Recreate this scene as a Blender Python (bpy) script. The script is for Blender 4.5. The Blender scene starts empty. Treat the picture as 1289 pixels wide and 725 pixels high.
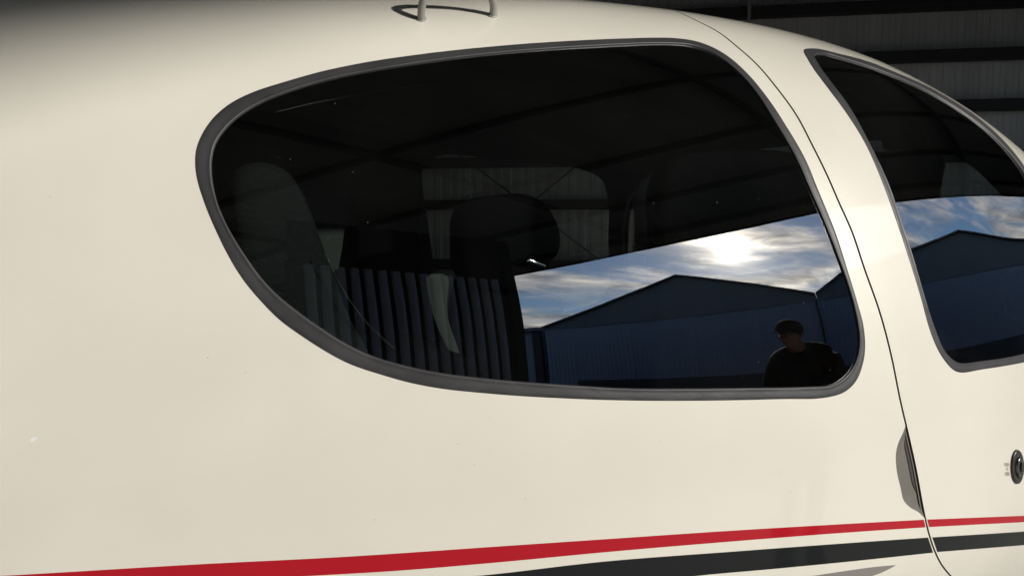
import bpy, math, bisect, random
import numpy as np
from mathutils import Vector, Matrix
from mathutils.geometry import delaunay_2d_cdt
random.seed(7); rng = np.random.default_rng(7)
C = bpy.context.scene.collection
SC = bpy.context.scene
PI = math.pi

# ------------------------------------------------------------------ camera
F = 950.0; CX, CY = 644.5, 362.5
yaw = math.atan((210.0 - CX) / F); pitch = math.atan((CY - 280.0) / F)
CAM = np.array([0, -.9, 1.5])
FWD = np.array([-math.sin(yaw) * math.cos(pitch), math.cos(yaw) * math.cos(pitch), -math.sin(pitch)])
RGT = np.array([math.cos(yaw), math.sin(yaw), 0.0]); UP = np.cross(RGT, FWD)
cd = bpy.data.cameras.new('camera'); co = bpy.data.objects.new('camera', cd); C.objects.link(co)
m = Matrix.Identity(4)
for i in range(3):
    m[i][0] = RGT[i]; m[i][1] = UP[i]; m[i][2] = -FWD[i]; m[i][3] = CAM[i]
co.matrix_world = m
cd.sensor_width = 36; cd.lens = F * 36 / 1289; cd.clip_start = .02; cd.clip_end = 6000
SC.camera = co

# ------------------------------------------------------------------ light
SUN_AZ, SUN_EL = math.radians(29.2), math.radians(21.45)      # azimuth from -Y towards +X
SUN = Vector((math.sin(SUN_AZ) * math.cos(SUN_EL), -math.cos(SUN_AZ) * math.cos(SUN_EL), math.sin(SUN_EL)))
sd = bpy.data.lights.new('sun', 'SUN'); so = bpy.data.objects.new('sun', sd); C.objects.link(so)
sd.energy = 3.95; sd.angle = math.radians(1.1); sd.color = (1, .95, .87)
so.rotation_euler = SUN.to_track_quat('Z', 'Y').to_euler()
world = bpy.data.worlds.new('World'); SC.world = world; world.use_nodes = True
nt = world.node_tree; nt.nodes.clear()
def N(t, **k):
    n = nt.nodes.new(t)
    for a, b in k.items(): setattr(n, a, b)
    return n
L = lambda a, b: nt.links.new(a, b)
def mth(op, a, b=None, c=None, clamp=False):
    n = N('ShaderNodeMath', operation=op, use_clamp=clamp)
    for i, v in enumerate((a, b, c)):
        if v is None: continue
        if isinstance(v, (int, float)): n.inputs[i].default_value = v
        else: L(v, n.inputs[i])
    return n.outputs[0]
sky = N('ShaderNodeTexSky', sky_type='NISHITA', sun_disc=False)
sky.sun_elevation = SUN_EL; sky.sun_rotation = math.pi - SUN_AZ
sky.air_density = 1.1; sky.dust_density = .3; sky.ozone_density = 3.0
tc = N('ShaderNodeTexCoord')
def sundot():
    d_ = N('ShaderNodeVectorMath', operation='DOT_PRODUCT'); L(tc.outputs['Generated'], d_.inputs[0]); d_.inputs[1].default_value = SUN; return d_.outputs['Value']
sp = N('ShaderNodeSeparateXYZ'); L(tc.outputs['Generated'], sp.inputs[0])
den = mth('ADD', mth('MAXIMUM', sp.outputs[2], 0), .16)
cb = N('ShaderNodeCombineXYZ')
L(mth('DIVIDE', sp.outputs[0], den), cb.inputs[0]); L(mth('DIVIDE', sp.outputs[1], den), cb.inputs[1])
mp = N('ShaderNodeMapping'); L(cb.outputs[0], mp.inputs[0])
mp.inputs['Rotation'].default_value = (0, 0, .9); mp.inputs['Scale'].default_value = (1.0, 2.0, 1); mp.inputs['Location'].default_value = (3.3, .7, 0)
n1 = N('ShaderNodeTexNoise'); L(mp.outputs[0], n1.inputs['Vector'])
n1.inputs['Scale'].default_value = 1.15; n1.inputs['Detail'].default_value = 9; n1.inputs['Roughness'].default_value = .58; n1.inputs['Distortion'].default_value = .5
cr = N('ShaderNodeMapRange', interpolation_type='SMOOTHSTEP'); g3 = mth('EXPONENT', mth('MULTIPLY', mth('ARCCOSINE', mth('MINIMUM', sundot(), .99999)), -1 / .40)); L(mth('ADD', n1.outputs['Fac'], mth('MULTIPLY', g3, .17)), cr.inputs[0])
cr.inputs[1].default_value = .44; cr.inputs[2].default_value = .76
dt = N('ShaderNodeVectorMath', operation='DOT_PRODUCT'); L(tc.outputs['Generated'], dt.inputs[0]); dt.inputs[1].default_value = SUN
ang = mth('ARCCOSINE', mth('MINIMUM', dt.outputs['Value'], .99999))
g1 = mth('EXPONENT', mth('MULTIPLY', ang, -1 / .034))
g2 = mth('EXPONENT', mth('MULTIPLY', ang, -1 / .22))
bright = mth('ADD', mth('ADD', mth('MULTIPLY', g1, 100), mth('MULTIPLY', g2, 26)), 9.0)
n2 = N('ShaderNodeTexNoise'); L(mp.outputs[0], n2.inputs['Vector']); n2.inputs['Scale'].default_value = 2.9; n2.inputs['Detail'].default_value = 9; n2.inputs['Roughness'].default_value = .62; n2.inputs['Distortion'].default_value = .8
shade = mth('MULTIPLY', mth('POWER', n2.outputs['Fac'], 2.2), 4.2)
ccol = N('ShaderNodeVectorMath', operation='SCALE'); ccol.inputs[0].default_value = (1, .92, .80); L(mth('MULTIPLY', bright, shade), ccol.inputs['Scale'])
hz = mth('MULTIPLY', cr.outputs[0], mth('MULTIPLY', mth('ADD', sp.outputs[2], .02), 8, clamp=True))
aur = N('ShaderNodeVectorMath', operation='SCALE'); aur.inputs[0].default_value = (1, .88, .68)
L(mth('MULTIPLY', g1, 60), aur.inputs['Scale'])
mx = N('ShaderNodeMix', data_type='RGBA'); L(hz, mx.inputs[0])
st = N('ShaderNodeVectorMath', operation='MULTIPLY'); L(sky.outputs[0], st.inputs[0]); st.inputs[1].default_value = (.90, 1.0, 1.12); L(st.outputs[0], mx.inputs[6]); L(ccol.outputs[0], mx.inputs[7])
ad = N('ShaderNodeVectorMath', operation='ADD'); L(mx.outputs[2], ad.inputs[0]); L(aur.outputs[0], ad.inputs[1])
bg = N('ShaderNodeBackground'); L(ad.outputs[0], bg.inputs[0]); bg.inputs[1].default_value = .15
wo = N('ShaderNodeOutputWorld'); L(bg.outputs[0], wo.inputs[0])
SC.view_settings.view_transform = 'Standard'; SC.view_settings.look = 'None'
SC.view_settings.gamma = 1; SC.view_settings.use_curve_mapping = False
SC.view_settings.exposure = 0.02
SC.render.engine = 'CYCLES'
SC.cycles.use_denoising = True; SC.cycles.max_bounces = 10; SC.cycles.transparent_max_bounces = 16
SC.cycles.diffuse_bounces = 4; SC.cycles.glossy_bounces = 4; SC.cycles.sample_clamp_indirect = 8
SC.cycles.caustics_reflective = False; SC.cycles.caustics_refractive = False

# ------------------------------------------------------------------ materials
def mat(name, col, rough=.5, metal=0, coat=0, coat_rough=.03, bump=0, bscale=200, var=0, vscale=8, spec=.5, aniso=None, bdetail=4, stretch=None):
    mt = bpy.data.materials.new(name); mt.use_nodes = True
    t = mt.node_tree; b = t.nodes['Principled BSDF']
    b.inputs['Base Color'].default_value = (*col, 1); b.inputs['Roughness'].default_value = rough
    b.inputs['Metallic'].default_value = metal; b.inputs['Coat Weight'].default_value = coat
    b.inputs['Coat Roughness'].default_value = coat_rough; b.inputs['Coat IOR'].default_value = 1.6; b.inputs['Specular IOR Level'].default_value = spec
    tc = t.nodes.new('ShaderNodeTexCoord'); src = tc.outputs['Object']
    if stretch:
        mp = t.nodes.new('ShaderNodeMapping'); mp.inputs['Scale'].default_value = stretch
        t.links.new(src, mp.inputs[0]); src = mp.outputs[0]
    if var:
        n = t.nodes.new('ShaderNodeTexNoise'); n.inputs['Scale'].default_value = vscale; n.inputs['Detail'].default_value = 6
        t.links.new(src, n.inputs['Vector'])
        r = t.nodes.new('ShaderNodeMapRange'); t.links.new(n.outputs['Fac'], r.inputs[0])
        r.inputs[1].default_value = .3; r.inputs[2].default_value = .7; r.inputs[3].default_value = 1 - var; r.inputs[4].default_value = 1 + var
        s = t.nodes.new('ShaderNodeVectorMath'); s.operation = 'SCALE'; s.inputs[0].default_value = col
        t.links.new(r.outputs[0], s.inputs['Scale']); t.links.new(s.outputs[0], b.inputs['Base Color'])
        r2 = t.nodes.new('ShaderNodeMapRange'); t.links.new(n.outputs['Fac'], r2.inputs[0])
        r2.inputs[3].default_value = rough * .85; r2.inputs[4].default_value = min(1, rough * 1.15)
        t.links.new(r2.outputs[0], b.inputs['Roughness'])
    if bump:
        n = t.nodes.new('ShaderNodeTexNoise'); n.inputs['Scale'].default_value = bscale; n.inputs['Detail'].default_value = bdetail
        t.links.new(src, n.inputs['Vector'])
        bp = t.nodes.new('ShaderNodeBump'); bp.inputs['Strength'].default_value = bump; bp.inputs['Distance'].default_value = .001
        t.links.new(n.outputs['Fac'], bp.inputs['Height']); t.links.new(bp.outputs[0], b.inputs['Normal'])
    return mt

def paint(name, col, cw=1.0):
    """glossy aircraft paint: clear coat with a hint of orange peel, faint grime and a few dust specks"""
    mt = mat(name, col, spec=.5 if cw > .9 else .15, rough=.38, coat=cw, coat_rough=.025, var=.035, vscale=4)
    t = mt.node_tree; b = t.nodes['Principled BSDF']
    tc = [n for n in t.nodes if n.type == 'TEX_COORD'][0]
    n = t.nodes.new('ShaderNodeTexNoise'); n.inputs['Scale'].default_value = 9; n.inputs['Detail'].default_value = 2
    t.links.new(tc.outputs['Object'], n.inputs['Vector'])
    bp = t.nodes.new('ShaderNodeBump'); bp.inputs['Strength'].default_value = .05; bp.inputs['Distance'].default_value = .004
    t.links.new(n.outputs['Fac'], bp.inputs['Height'])
    n3 = t.nodes.new('ShaderNodeTexNoise'); n3.inputs['Scale'].default_value = 260; n3.inputs['Detail'].default_value = 2
    t.links.new(tc.outputs['Object'], n3.inputs['Vector'])
    b3 = t.nodes.new('ShaderNodeBump'); b3.inputs['Strength'].default_value = .03; b3.inputs['Distance'].default_value = .0004
    t.links.new(n3.outputs['Fac'], b3.inputs['Height']); t.links.new(bp.outputs[0], b3.inputs['Normal'])
    t.links.new(b3.outputs[0], b.inputs['Coat Normal'])
    n4 = t.nodes.new('ShaderNodeTexNoise'); n4.inputs['Scale'].default_value = 14; n4.inputs['Detail'].default_value = 5
    t.links.new(tc.outputs['Object'], n4.inputs['Vector'])
    r = t.nodes.new('ShaderNodeMapRange'); t.links.new(n4.outputs['Fac'], r.inputs[0])
    r.inputs[1].default_value = .35; r.inputs[2].default_value = .75; r.inputs[3].default_value = .02; r.inputs[4].default_value = .10
    lk = b.inputs['Base Color'].links[0].from_socket; sk = speck_nodes(t, 42, .03, .86)
    mc = t.nodes.new('ShaderNodeMix'); mc.data_type = 'RGBA'; t.links.new(sk, mc.inputs[0]); t.links.new(lk, mc.inputs[6])
    mc.inputs[7].default_value = (.30, .28, .24, 1) if col[0] > .5 else (.35, .35, .34, 1)
    t.links.new(mc.outputs[2], b.inputs['Base Color'])
    t.links.new(r.outputs[0], b.inputs['Coat Roughness'])
    return mt

def speck_nodes(t, scale, thr, sparse=.62):
    tc = t.nodes.new('ShaderNodeTexCoord')
    v = t.nodes.new('ShaderNodeTexVoronoi'); v.inputs['Scale'].default_value = scale; v.inputs['Randomness'].default_value = 1
    t.links.new(tc.outputs['Object'], v.inputs['Vector'])
    a = t.nodes.new('ShaderNodeMath'); a.operation = 'LESS_THAN'; a.inputs[1].default_value = thr
    t.links.new(v.outputs['Distance'], a.inputs[0])
    s = t.nodes.new('ShaderNodeSeparateColor'); t.links.new(v.outputs['Color'], s.inputs[0])
    g = t.nodes.new('ShaderNodeMath'); g.operation = 'GREATER_THAN'; g.inputs[1].default_value = sparse; t.links.new(s.outputs[0], g.inputs[0])
    mu = t.nodes.new('ShaderNodeMath'); mu.operation = 'MULTIPLY'; t.links.new(a.outputs[0], mu.inputs[0]); t.links.new(g.outputs[0], mu.inputs[1])
    return mu.outputs[0]

def glass_mat(name, tint, ior, dusty):
    mt = bpy.data.materials.new(name); mt.use_nodes = True
    t = mt.node_tree; t.nodes.clear()
    tr = t.nodes.new('ShaderNodeBsdfTransparent'); tr.inputs[0].default_value = (*tint, 1)
    gl = t.nodes.new('ShaderNodeBsdfGlossy'); gl.inputs['Roughness'].default_value = 0.0; gl.inputs[0].default_value = (.97, .98, 1, 1)
    fr = t.nodes.new('ShaderNodeFresnel'); fr.inputs[0].default_value = ior
    geo = t.nodes.new('ShaderNodeNewGeometry')
    inv = t.nodes.new('ShaderNodeMath'); inv.operation = 'SUBTRACT'; inv.inputs[0].default_value = 1; t.links.new(geo.outputs['Backfacing'], inv.inputs[1])
    mu = t.nodes.new('ShaderNodeMath'); mu.operation = 'MULTIPLY'; t.links.new(fr.outputs[0], mu.inputs[0]); t.links.new(inv.outputs[0], mu.inputs[1])
    tc = t.nodes.new('ShaderNodeTexCoord')
    n = t.nodes.new('ShaderNodeTexNoise'); n.inputs['Scale'].default_value = 7; n.inputs['Detail'].default_value = 1
    t.links.new(tc.outputs['Object'], n.inputs['Vector'])
    bp = t.nodes.new('ShaderNodeBump'); bp.inputs['Strength'].default_value = .035; bp.inputs['Distance'].default_value = .004
    t.links.new(n.outputs['Fac'], bp.inputs['Height']); t.links.new(bp.outputs[0], gl.inputs['Normal'])
    mx = t.nodes.new('ShaderNodeMixShader'); t.links.new(mu.outputs[0], mx.inputs[0]); t.links.new(tr.outputs[0], mx.inputs[1]); t.links.new(gl.outputs[0], mx.inputs[2])
    last = mx.outputs[0]
    if dusty:                                   # lint and a thin film of dust
        df = t.nodes.new('ShaderNodeBsdfDiffuse'); df.inputs[0].default_value = (.6, .58, .54, 1)
        sp = speck_nodes(t, 70, .045, .80)
        nn = t.nodes.new('ShaderNodeTexNoise'); nn.inputs['Scale'].default_value = 3.2; nn.inputs['Detail'].default_value = 6
        t.links.new(tc.outputs['Object'], nn.inputs['Vector'])
        r = t.nodes.new('ShaderNodeMapRange'); t.links.new(nn.outputs['Fac'], r.inputs[0])
        r.inputs[1].default_value = .45; r.inputs[2].default_value = .8; r.inputs[3].default_value = .0; r.inputs[4].default_value = .006
        s2 = t.nodes.new('ShaderNodeMath'); s2.operation = 'MULTIPLY'; t.links.new(sp, s2.inputs[0]); s2.inputs[1].default_value = .3
        a = t.nodes.new('ShaderNodeMath'); a.operation = 'ADD'; a.use_clamp = True; t.links.new(s2.outputs[0], a.inputs[0]); t.links.new(r.outputs[0], a.inputs[1])
        b2 = t.nodes.new('ShaderNodeMath'); b2.operation = 'MULTIPLY'; t.links.new(a.outputs[0], b2.inputs[0]); t.links.new(inv.outputs[0], b2.inputs[1])
        m2 = t.nodes.new('ShaderNodeMixShader'); t.links.new(b2.outputs[0], m2.inputs[0]); t.links.new(last, m2.inputs[1]); t.links.new(df.outputs[0], m2.inputs[2])
        last = m2.outputs[0]
    o = t.nodes.new('ShaderNodeOutputMaterial'); t.links.new(last, o.inputs[0])
    return mt

M = dict(
    paint=paint('cream_paint', (.765, .740, .660)),
    red=paint('red_paint', (.42, .006, .017), .6),
    black=paint('black_paint', (.010, .012, .013), .35),
    grey=paint('grey_paint', (.22, .21, .20)),
    seal=mat('window_sealant', (.038, .038, .041), rough=.48, spec=.5, bump=.5, bscale=60, var=.18, vscale=14),
    edge=mat('paint_edge', (.42, .40, .35), rough=.5),
    jamb=mat('jamb_rubber', (.17, .16, .14), rough=.7),
    recess=mat('handle_pocket_shade', (.135, .13, .115), rough=.55, var=.06, vscale=40),  # the pocket's shade is put into this darker grey
    chip=mat('bright_chip', (.85, .85, .84), rough=.2),
    slot=mat('latch_slot_shade', (.05, .048, .042), rough=.6),  # dark strip carries the slot's shadow in its colour
    glass=glass_mat('tinted_window', (.74, .79, .77), 2.6, True),
    glassin=glass_mat('tinted_window_inner', (.80, .82, .81), 1.01, False),
    farglass=glass_mat('far_window', (.86, .88, .87), 1.2, False),
    metal=mat('antenna_metal', (.30, .295, .28), rough=.5, metal=.0, var=.08, vscale=40),
    lock=mat('lock_black', (.045, .045, .042), rough=.35, metal=.4, coat=.4),
    lockcore=mat('lock_core', (.30, .30, .29), rough=.25, metal=1),
    ink=mat('lettering_ink', (.22, .20, .18), rough=.6),
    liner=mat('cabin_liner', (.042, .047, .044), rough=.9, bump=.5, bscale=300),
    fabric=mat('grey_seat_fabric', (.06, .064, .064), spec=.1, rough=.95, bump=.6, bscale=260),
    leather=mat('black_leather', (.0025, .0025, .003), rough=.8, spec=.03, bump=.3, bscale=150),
    belt=mat('seat_belt', (.045, .049, .044), rough=.8),
    trim=mat('light_trim', (.55, .55, .48), rough=.7),
    chrome=mat('chrome', (.7, .7, .7), rough=.12, metal=1),
    plastic=mat('black_plastic', (.012, .012, .012), rough=.5),
    blue=mat('dark_blue_cover', (.02, .028, .06), rough=.5),
    sheet=mat('hangar_sheet', (.52, .51, .49), rough=.6, metal=.1, var=.16, vscale=1.3, stretch=(1, 1, .25)),
    roof=mat('roof_sheet', (.13, .14, .13), rough=.7, var=.1, vscale=1.0),
    girt=mat('girt_steel', (.022, .02, .02), rough=.7, var=.2, vscale=3),
    purlin=mat('purlin_steel', (.035, .035, .035), rough=.8),
    rod=mat('brace_rod', (.05, .05, .05), rough=.6),
    fascia=mat('fascia_sheet', (.40, .40, .39), rough=.5),
    door_leaf=mat('door_sheet_sky_tint', (.48, .57, .72), rough=.35, metal=.0, var=.08, vscale=2),  # pale blue stands in for sky light that misses the leaf
    lowwall=mat('low_wall', (.05, .055, .07), rough=.8),
    post=mat('steel_post', (.012, .012, .013), rough=.6),
    concrete=mat('apron_asphalt', (.075, .075, .075), rough=.9, bump=.4, bscale=30, var=.15, vscale=.6),
    floor=mat('hangar_floor', (.34, .335, .32), rough=.75, bump=.3, bscale=30, var=.15, vscale=.8),
    wallb=mat('opposite_wall', (.20, .26, .36), rough=.6, var=.07, vscale=.5, stretch=(1, 1, .15)),
    gableb=mat('opposite_gable', (.12, .14, .165), rough=.6, var=.08, vscale=.5),
    roofb=mat('opposite_roof', (.15, .15, .16), rough=.6),
    skin=mat('skin', (.28, .16, .11), rough=.55),
    coatc=mat('dark_jacket', (.018, .018, .022), rough=.85),
    jeans=mat('dark_trousers', (.025, .03, .045), rough=.9),
    capc=mat('dark_cap', (.02, .02, .022), rough=.85),
    shoe=mat('shoes', (.02, .018, .016), rough=.6),
    bush=mat('hedge_leaf', (.035, .055, .025), rough=.8),
)
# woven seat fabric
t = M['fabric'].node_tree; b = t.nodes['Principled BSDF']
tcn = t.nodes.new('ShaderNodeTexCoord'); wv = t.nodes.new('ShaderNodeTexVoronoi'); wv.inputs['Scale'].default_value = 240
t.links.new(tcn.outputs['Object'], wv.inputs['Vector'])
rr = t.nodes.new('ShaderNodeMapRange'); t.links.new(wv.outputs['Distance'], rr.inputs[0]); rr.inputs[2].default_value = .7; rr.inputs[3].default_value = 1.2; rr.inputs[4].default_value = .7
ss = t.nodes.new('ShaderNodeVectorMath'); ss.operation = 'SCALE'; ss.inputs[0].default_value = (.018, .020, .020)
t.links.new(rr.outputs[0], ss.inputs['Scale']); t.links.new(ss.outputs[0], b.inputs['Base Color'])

# ------------------------------------------------------------------ object helpers
def mesh_obj(name, V, Fc, material, parent=None, normals=None, smooth=True, mats=None, fmat=None):
    me = bpy.data.meshes.new(name); me.from_pydata([tuple(map(float, v)) for v in V], [], [tuple(int(i) for i in f) for f in Fc])
    if mats:
        for x in mats: me.materials.append(x)
        me.polygons.foreach_set('material_index', fmat)
    else: me.materials.append(material)
    if smooth: me.polygons.foreach_set('use_smooth', [True] * len(me.polygons))
    me.update()
    if normals is not None: me.normals_split_custom_set_from_vertices([tuple(map(float, n)) for n in normals])
    o = bpy.data.objects.new(name, me); C.objects.link(o)
    if parent: o.parent = parent; o.matrix_parent_inverse = Matrix.Identity(4)
    return o
def thing(name, label, cat, loc=(0, 0, 0), group=None, kind=None):
    o = bpy.data.objects.new(name, None); C.objects.link(o); o.location = loc; o.empty_display_size = .1
    o['label'] = label; o['category'] = cat
    if group: o['group'] = group
    return o
def tag(o, label, cat, group=None):
    o['label'] = label; o['category'] = cat
    if group: o['group'] = group
def struct(o): o['kind'] = 'structure'; return o
class MB:
    def __init__(s): s.V = []; s.F = []
    def add(s, V, Fc):
        k = len(s.V); s.V += [tuple(v) for v in V]; s.F += [tuple(i + k for i in f) for f in Fc]
    def box(s, c, ax, ay, az):
        c, ax, ay, az = map(np.array, (c, ax, ay, az))
        V = [c + ax * i + ay * j + az * k for k in (-1, 1) for j in (-1, 1) for i in (-1, 1)]
        s.add(V, [(0, 2, 3, 1), (4, 5, 7, 6), (0, 1, 5, 4), (2, 6, 7, 3), (0, 4, 6, 2), (1, 3, 7, 5)])
    def tube(s, P, r, n=10, cap=True, sq=(1, 1)):
        P = [np.array(p, float) for p in P]; rs = r if hasattr(r, '__len__') else [r] * len(P)
        rings = []; prev = None
        for i, p in enumerate(P):
            t = P[min(i + 1, len(P) - 1)] - P[max(i - 1, 0)]; t /= np.linalg.norm(t)
            if prev is None:
                a = np.array([0, 0, 1.]) if abs(t[2]) < .9 else np.array([1., 0, 0])
                prev = np.cross(t, a)
            u = prev - t * (prev @ t); u /= np.linalg.norm(u); prev = u; w = np.cross(t, u)
            rings.append([p + rs[i] * (sq[0] * u * math.cos(2 * PI * k / n) + sq[1] * w * math.sin(2 * PI * k / n)) for k in range(n)])
        V = [v for r_ in rings for v in r_]; Fc = []
        for i in range(len(P) - 1):
            for k in range(n): Fc.append((i * n + k, i * n + (k + 1) % n, (i + 1) * n + (k + 1) % n, (i + 1) * n + k))
        if cap: Fc += [tuple(range(n))[::-1], tuple((len(P) - 1) * n + k for k in range(n))]
        s.add(V, Fc)
    def build(s, name, material, parent=None, smooth=False):
        return mesh_obj(name, s.V, s.F, material, parent, smooth=smooth)
def crm(P, n=8, closed=False):
    """Catmull-Rom through the points (centripetal-ish by chord)"""
    P = np.array(P, float); out = []; K = len(P)
    rngi = range(K) if closed else range(K - 1)
    for i in rngi:
        p1, p2 = P[i], P[(i + 1) % K]
        p0 = P[i - 1] if (closed or i > 0) else 2 * p1 - p2
        p3 = P[(i + 2) % K] if (closed or i + 2 < K) else 2 * p2 - p1
        d1 = max(np.linalg.norm(p2 - p1), 1e-9); d0 = max(np.linalg.norm(p1 - p0), 1e-9); d2 = max(np.linalg.norm(p3 - p2), 1e-9)
        m1 = ((p1 - p0) / d0 * d1 + (p2 - p1) / d1 * d0) / (d0 + d1) * d1
        m2 = ((p2 - p1) / d1 * d2 + (p3 - p2) / d2 * d1) / (d1 + d2) * d1
        for k in range(n):
            t = k / n
            out.append((2 * t**3 - 3 * t * t + 1) * p1 + (t**3 - 2 * t * t + t) * m1 + (-2 * t**3 + 3 * t * t) * p2 + (t**3 - t * t) * m2)
    if not closed: out.append(P[-1])
    return np.array(out)
def smooth_poly(P, it, closed=True):
    P = P.copy()
    for _ in range(it):
        Q = (np.roll(P, 1, 0) + 2 * P + np.roll(P, -1, 0)) / 4
        if not closed: Q[0] = P[0]; Q[-1] = P[-1]
        P = Q
    return P
def resample(P, step, closed=True):
    Q = np.vstack([P, P[:1]]) if closed else P
    d = np.r_[0, np.cumsum(np.linalg.norm(np.diff(Q, axis=0), axis=1))]
    n = max(4, int(round(d[-1] / step))); s = np.linspace(0, d[-1], n + 1)
    R = np.stack([np.interp(s, d, Q[:, i]) for i in range(Q.shape[1])], 1)
    return R[:-1] if closed else R
def inside(poly, P):
    x, y = P[:, 0], P[:, 1]; r = np.zeros(len(P), bool); j = len(poly) - 1
    for i in range(len(poly)):
        xi, yi = poly[i]; xj, yj = poly[j]
        if yi != yj:
            c = ((yi > y) != (yj > y)) & (x < (xj - xi) * (y - yi) / (yj - yi) + xi); r ^= c
        j = i
    return r
def offset_poly(P, d, closed=True):
    """move a 2-D polyline to its left by d"""
    if closed: T = np.roll(P, -1, 0) - np.roll(P, 1, 0)
    else: T = np.gradient(P, axis=0)
    T /= np.maximum(np.linalg.norm(T, axis=1, keepdims=True), 1e-9)
    return P + d * np.stack([-T[:, 1], T[:, 0]], 1)
def area(P): x, y = P[:, 0], P[:, 1]; return .5 * np.sum(x * np.roll(y, -1) - np.roll(x, -1) * y)
def grow(P, d):
    return offset_poly(P, -d if area(P) > 0 else d)
def min_dist(P, poly):
    out = np.full(len(P), 1e9)
    for i in range(0, len(poly)):
        out = np.minimum(out, (P[:, 0] - poly[i, 0])**2 + (P[:, 1] - poly[i, 1])**2)
    return np.sqrt(out)

# ------------------------------------------------------------------ fuselage surface
YC, ZW, X0, RX, AX = .6, 1.0, 1.2, 2.6, .35
HX = np.array([-1.2, -.6, 0, .4, .8, 1.1, 1.4, 1.7, 2.1, 2.6, 3.0, 3.5])
HV = np.array([0.767, 0.832, 0.897, 0.937, 0.962, 0.962, 0.939, 0.867, 0.647, 0.385, .30, .26])
def spl(X, V):
    n = len(X); A = np.zeros((n, n)); b = np.zeros(n); A[0, 0] = A[-1, -1] = 1
    for i in range(1, n - 1):
        h0 = X[i] - X[i - 1]; h1 = X[i + 1] - X[i]
        A[i, i - 1] = h0; A[i, i] = 2 * (h0 + h1); A[i, i + 1] = h1; b[i] = 6 * ((V[i + 1] - V[i]) / h1 - (V[i] - V[i - 1]) / h0)
    return np.linalg.solve(A, b)
HM = spl(HX, HV)
def Hf(x):
    x = np.asarray(x, float); i = np.clip(np.searchsorted(HX, x, side='right') - 1, 0, len(HX) - 2)
    h = HX[i + 1] - HX[i]; a = (HX[i + 1] - x) / h; c = (x - HX[i]) / h
    v = a * HV[i] + c * HV[i + 1] + ((a**3 - a) * HM[i] + (c**3 - c) * HM[i + 1]) * h * h / 6
    return np.maximum(.15, v)
def lc(v): v = np.abs(v); return v + np.log1p(np.exp(-2 * v)) - math.log(2)
def Wf(x): return np.maximum(.1, YC - AX * AX * RX * lc((np.asarray(x, float) - X0) / (AX * RX)))
def NNf(h): return 2.3 + 3 * .5 * ((.9 - h) + np.sqrt((.9 - h)**2 + .0004))
def f(P):
    x, y, z = P[..., 0], P[..., 1], P[..., 2]
    H = Hf(x); n = NNf(H); h = np.where(z > ZW, H, .6)
    return (np.abs(y - YC) / Wf(x))**n + (np.abs(z - ZW) / h)**n - 1
def nrm(P):
    e = 2e-4; g = []
    for i in range(3):
        d = np.zeros(3); d[i] = e; g.append((f(P + d) - f(P - d)) / (2 * e))
    g = np.stack(g, -1); return g / np.linalg.norm(g, axis=-1, keepdims=True)
SS = .8
def pos(D, off=0.0):
    """(x, s) -> point on the skin, off metres outside it"""
    D = np.asarray(D, float); x = D[:, 0]; ph = D[:, 1] / SS
    H = Hf(x); n = NNf(H); cz = np.sin(ph); cy = np.cos(ph); h = np.where(cz > 0, H, .6)
    r = ((np.abs(cy) / Wf(x))**n + (np.abs(cz) / h)**n)**(-1 / n)
    P = np.stack([x, YC - r * cy, ZW + r * cz], 1); Nn = nrm(P)
    return P + Nn * (np.asarray(off).reshape(-1, 1) if np.ndim(off) else off), Nn
def dom(P):
    ph = np.arctan2(P[:, 2] - ZW, YC - P[:, 1]); ph = np.where(ph < -PI / 2, ph + 2 * PI, ph)
    return np.stack([P[:, 0], ph * SS], 1)
def rays(px):
    px = np.asarray(px, float).reshape(-1, 2)
    d = FWD * F + RGT * (px[:, :1] - CX) - UP * (px[:, 1:] - CY)
    return d / np.linalg.norm(d, axis=1, keepdims=True)
def hit(px, far=False):
    d = rays(px); n = len(d); t0 = np.full(n, np.nan); t1 = np.full(n, np.nan); st = .01
    ts = np.arange(.3, 7, st); vals = f(CAM + d[:, None, :] * ts[None, :, None])
    ins = vals < 0; first = ins.argmax(1)
    if far:
        last = ins.shape[1] - 1 - ins[:, ::-1].argmax(1); a = ts[last]; b = a + st
        for _ in range(30):
            mid = (a + b) / 2; s = f(CAM + d * mid[:, None]) < 0; a = np.where(s, mid, a); b = np.where(s, b, mid)
        return CAM + d * a[:, None]
    ok = ins.any(1); a = ts[np.maximum(first, 1) - 1]; b = ts[first]
    for _ in range(30):
        mid = (a + b) / 2; s = f(CAM + d * mid[:, None]) < 0; b = np.where(s, mid, b); a = np.where(s, a, mid)
    P = CAM + d * b[:, None]; P[~ok] = np.nan
    if (~ok).any(): print('MISS', np.asarray(px)[~ok])
    return P
def px_dom(px): return dom(hit(px))
def at_y(px, y):
    d = rays(px); return CAM + d * ((y - CAM[1]) / d[:, 1])[:, None]

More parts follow.
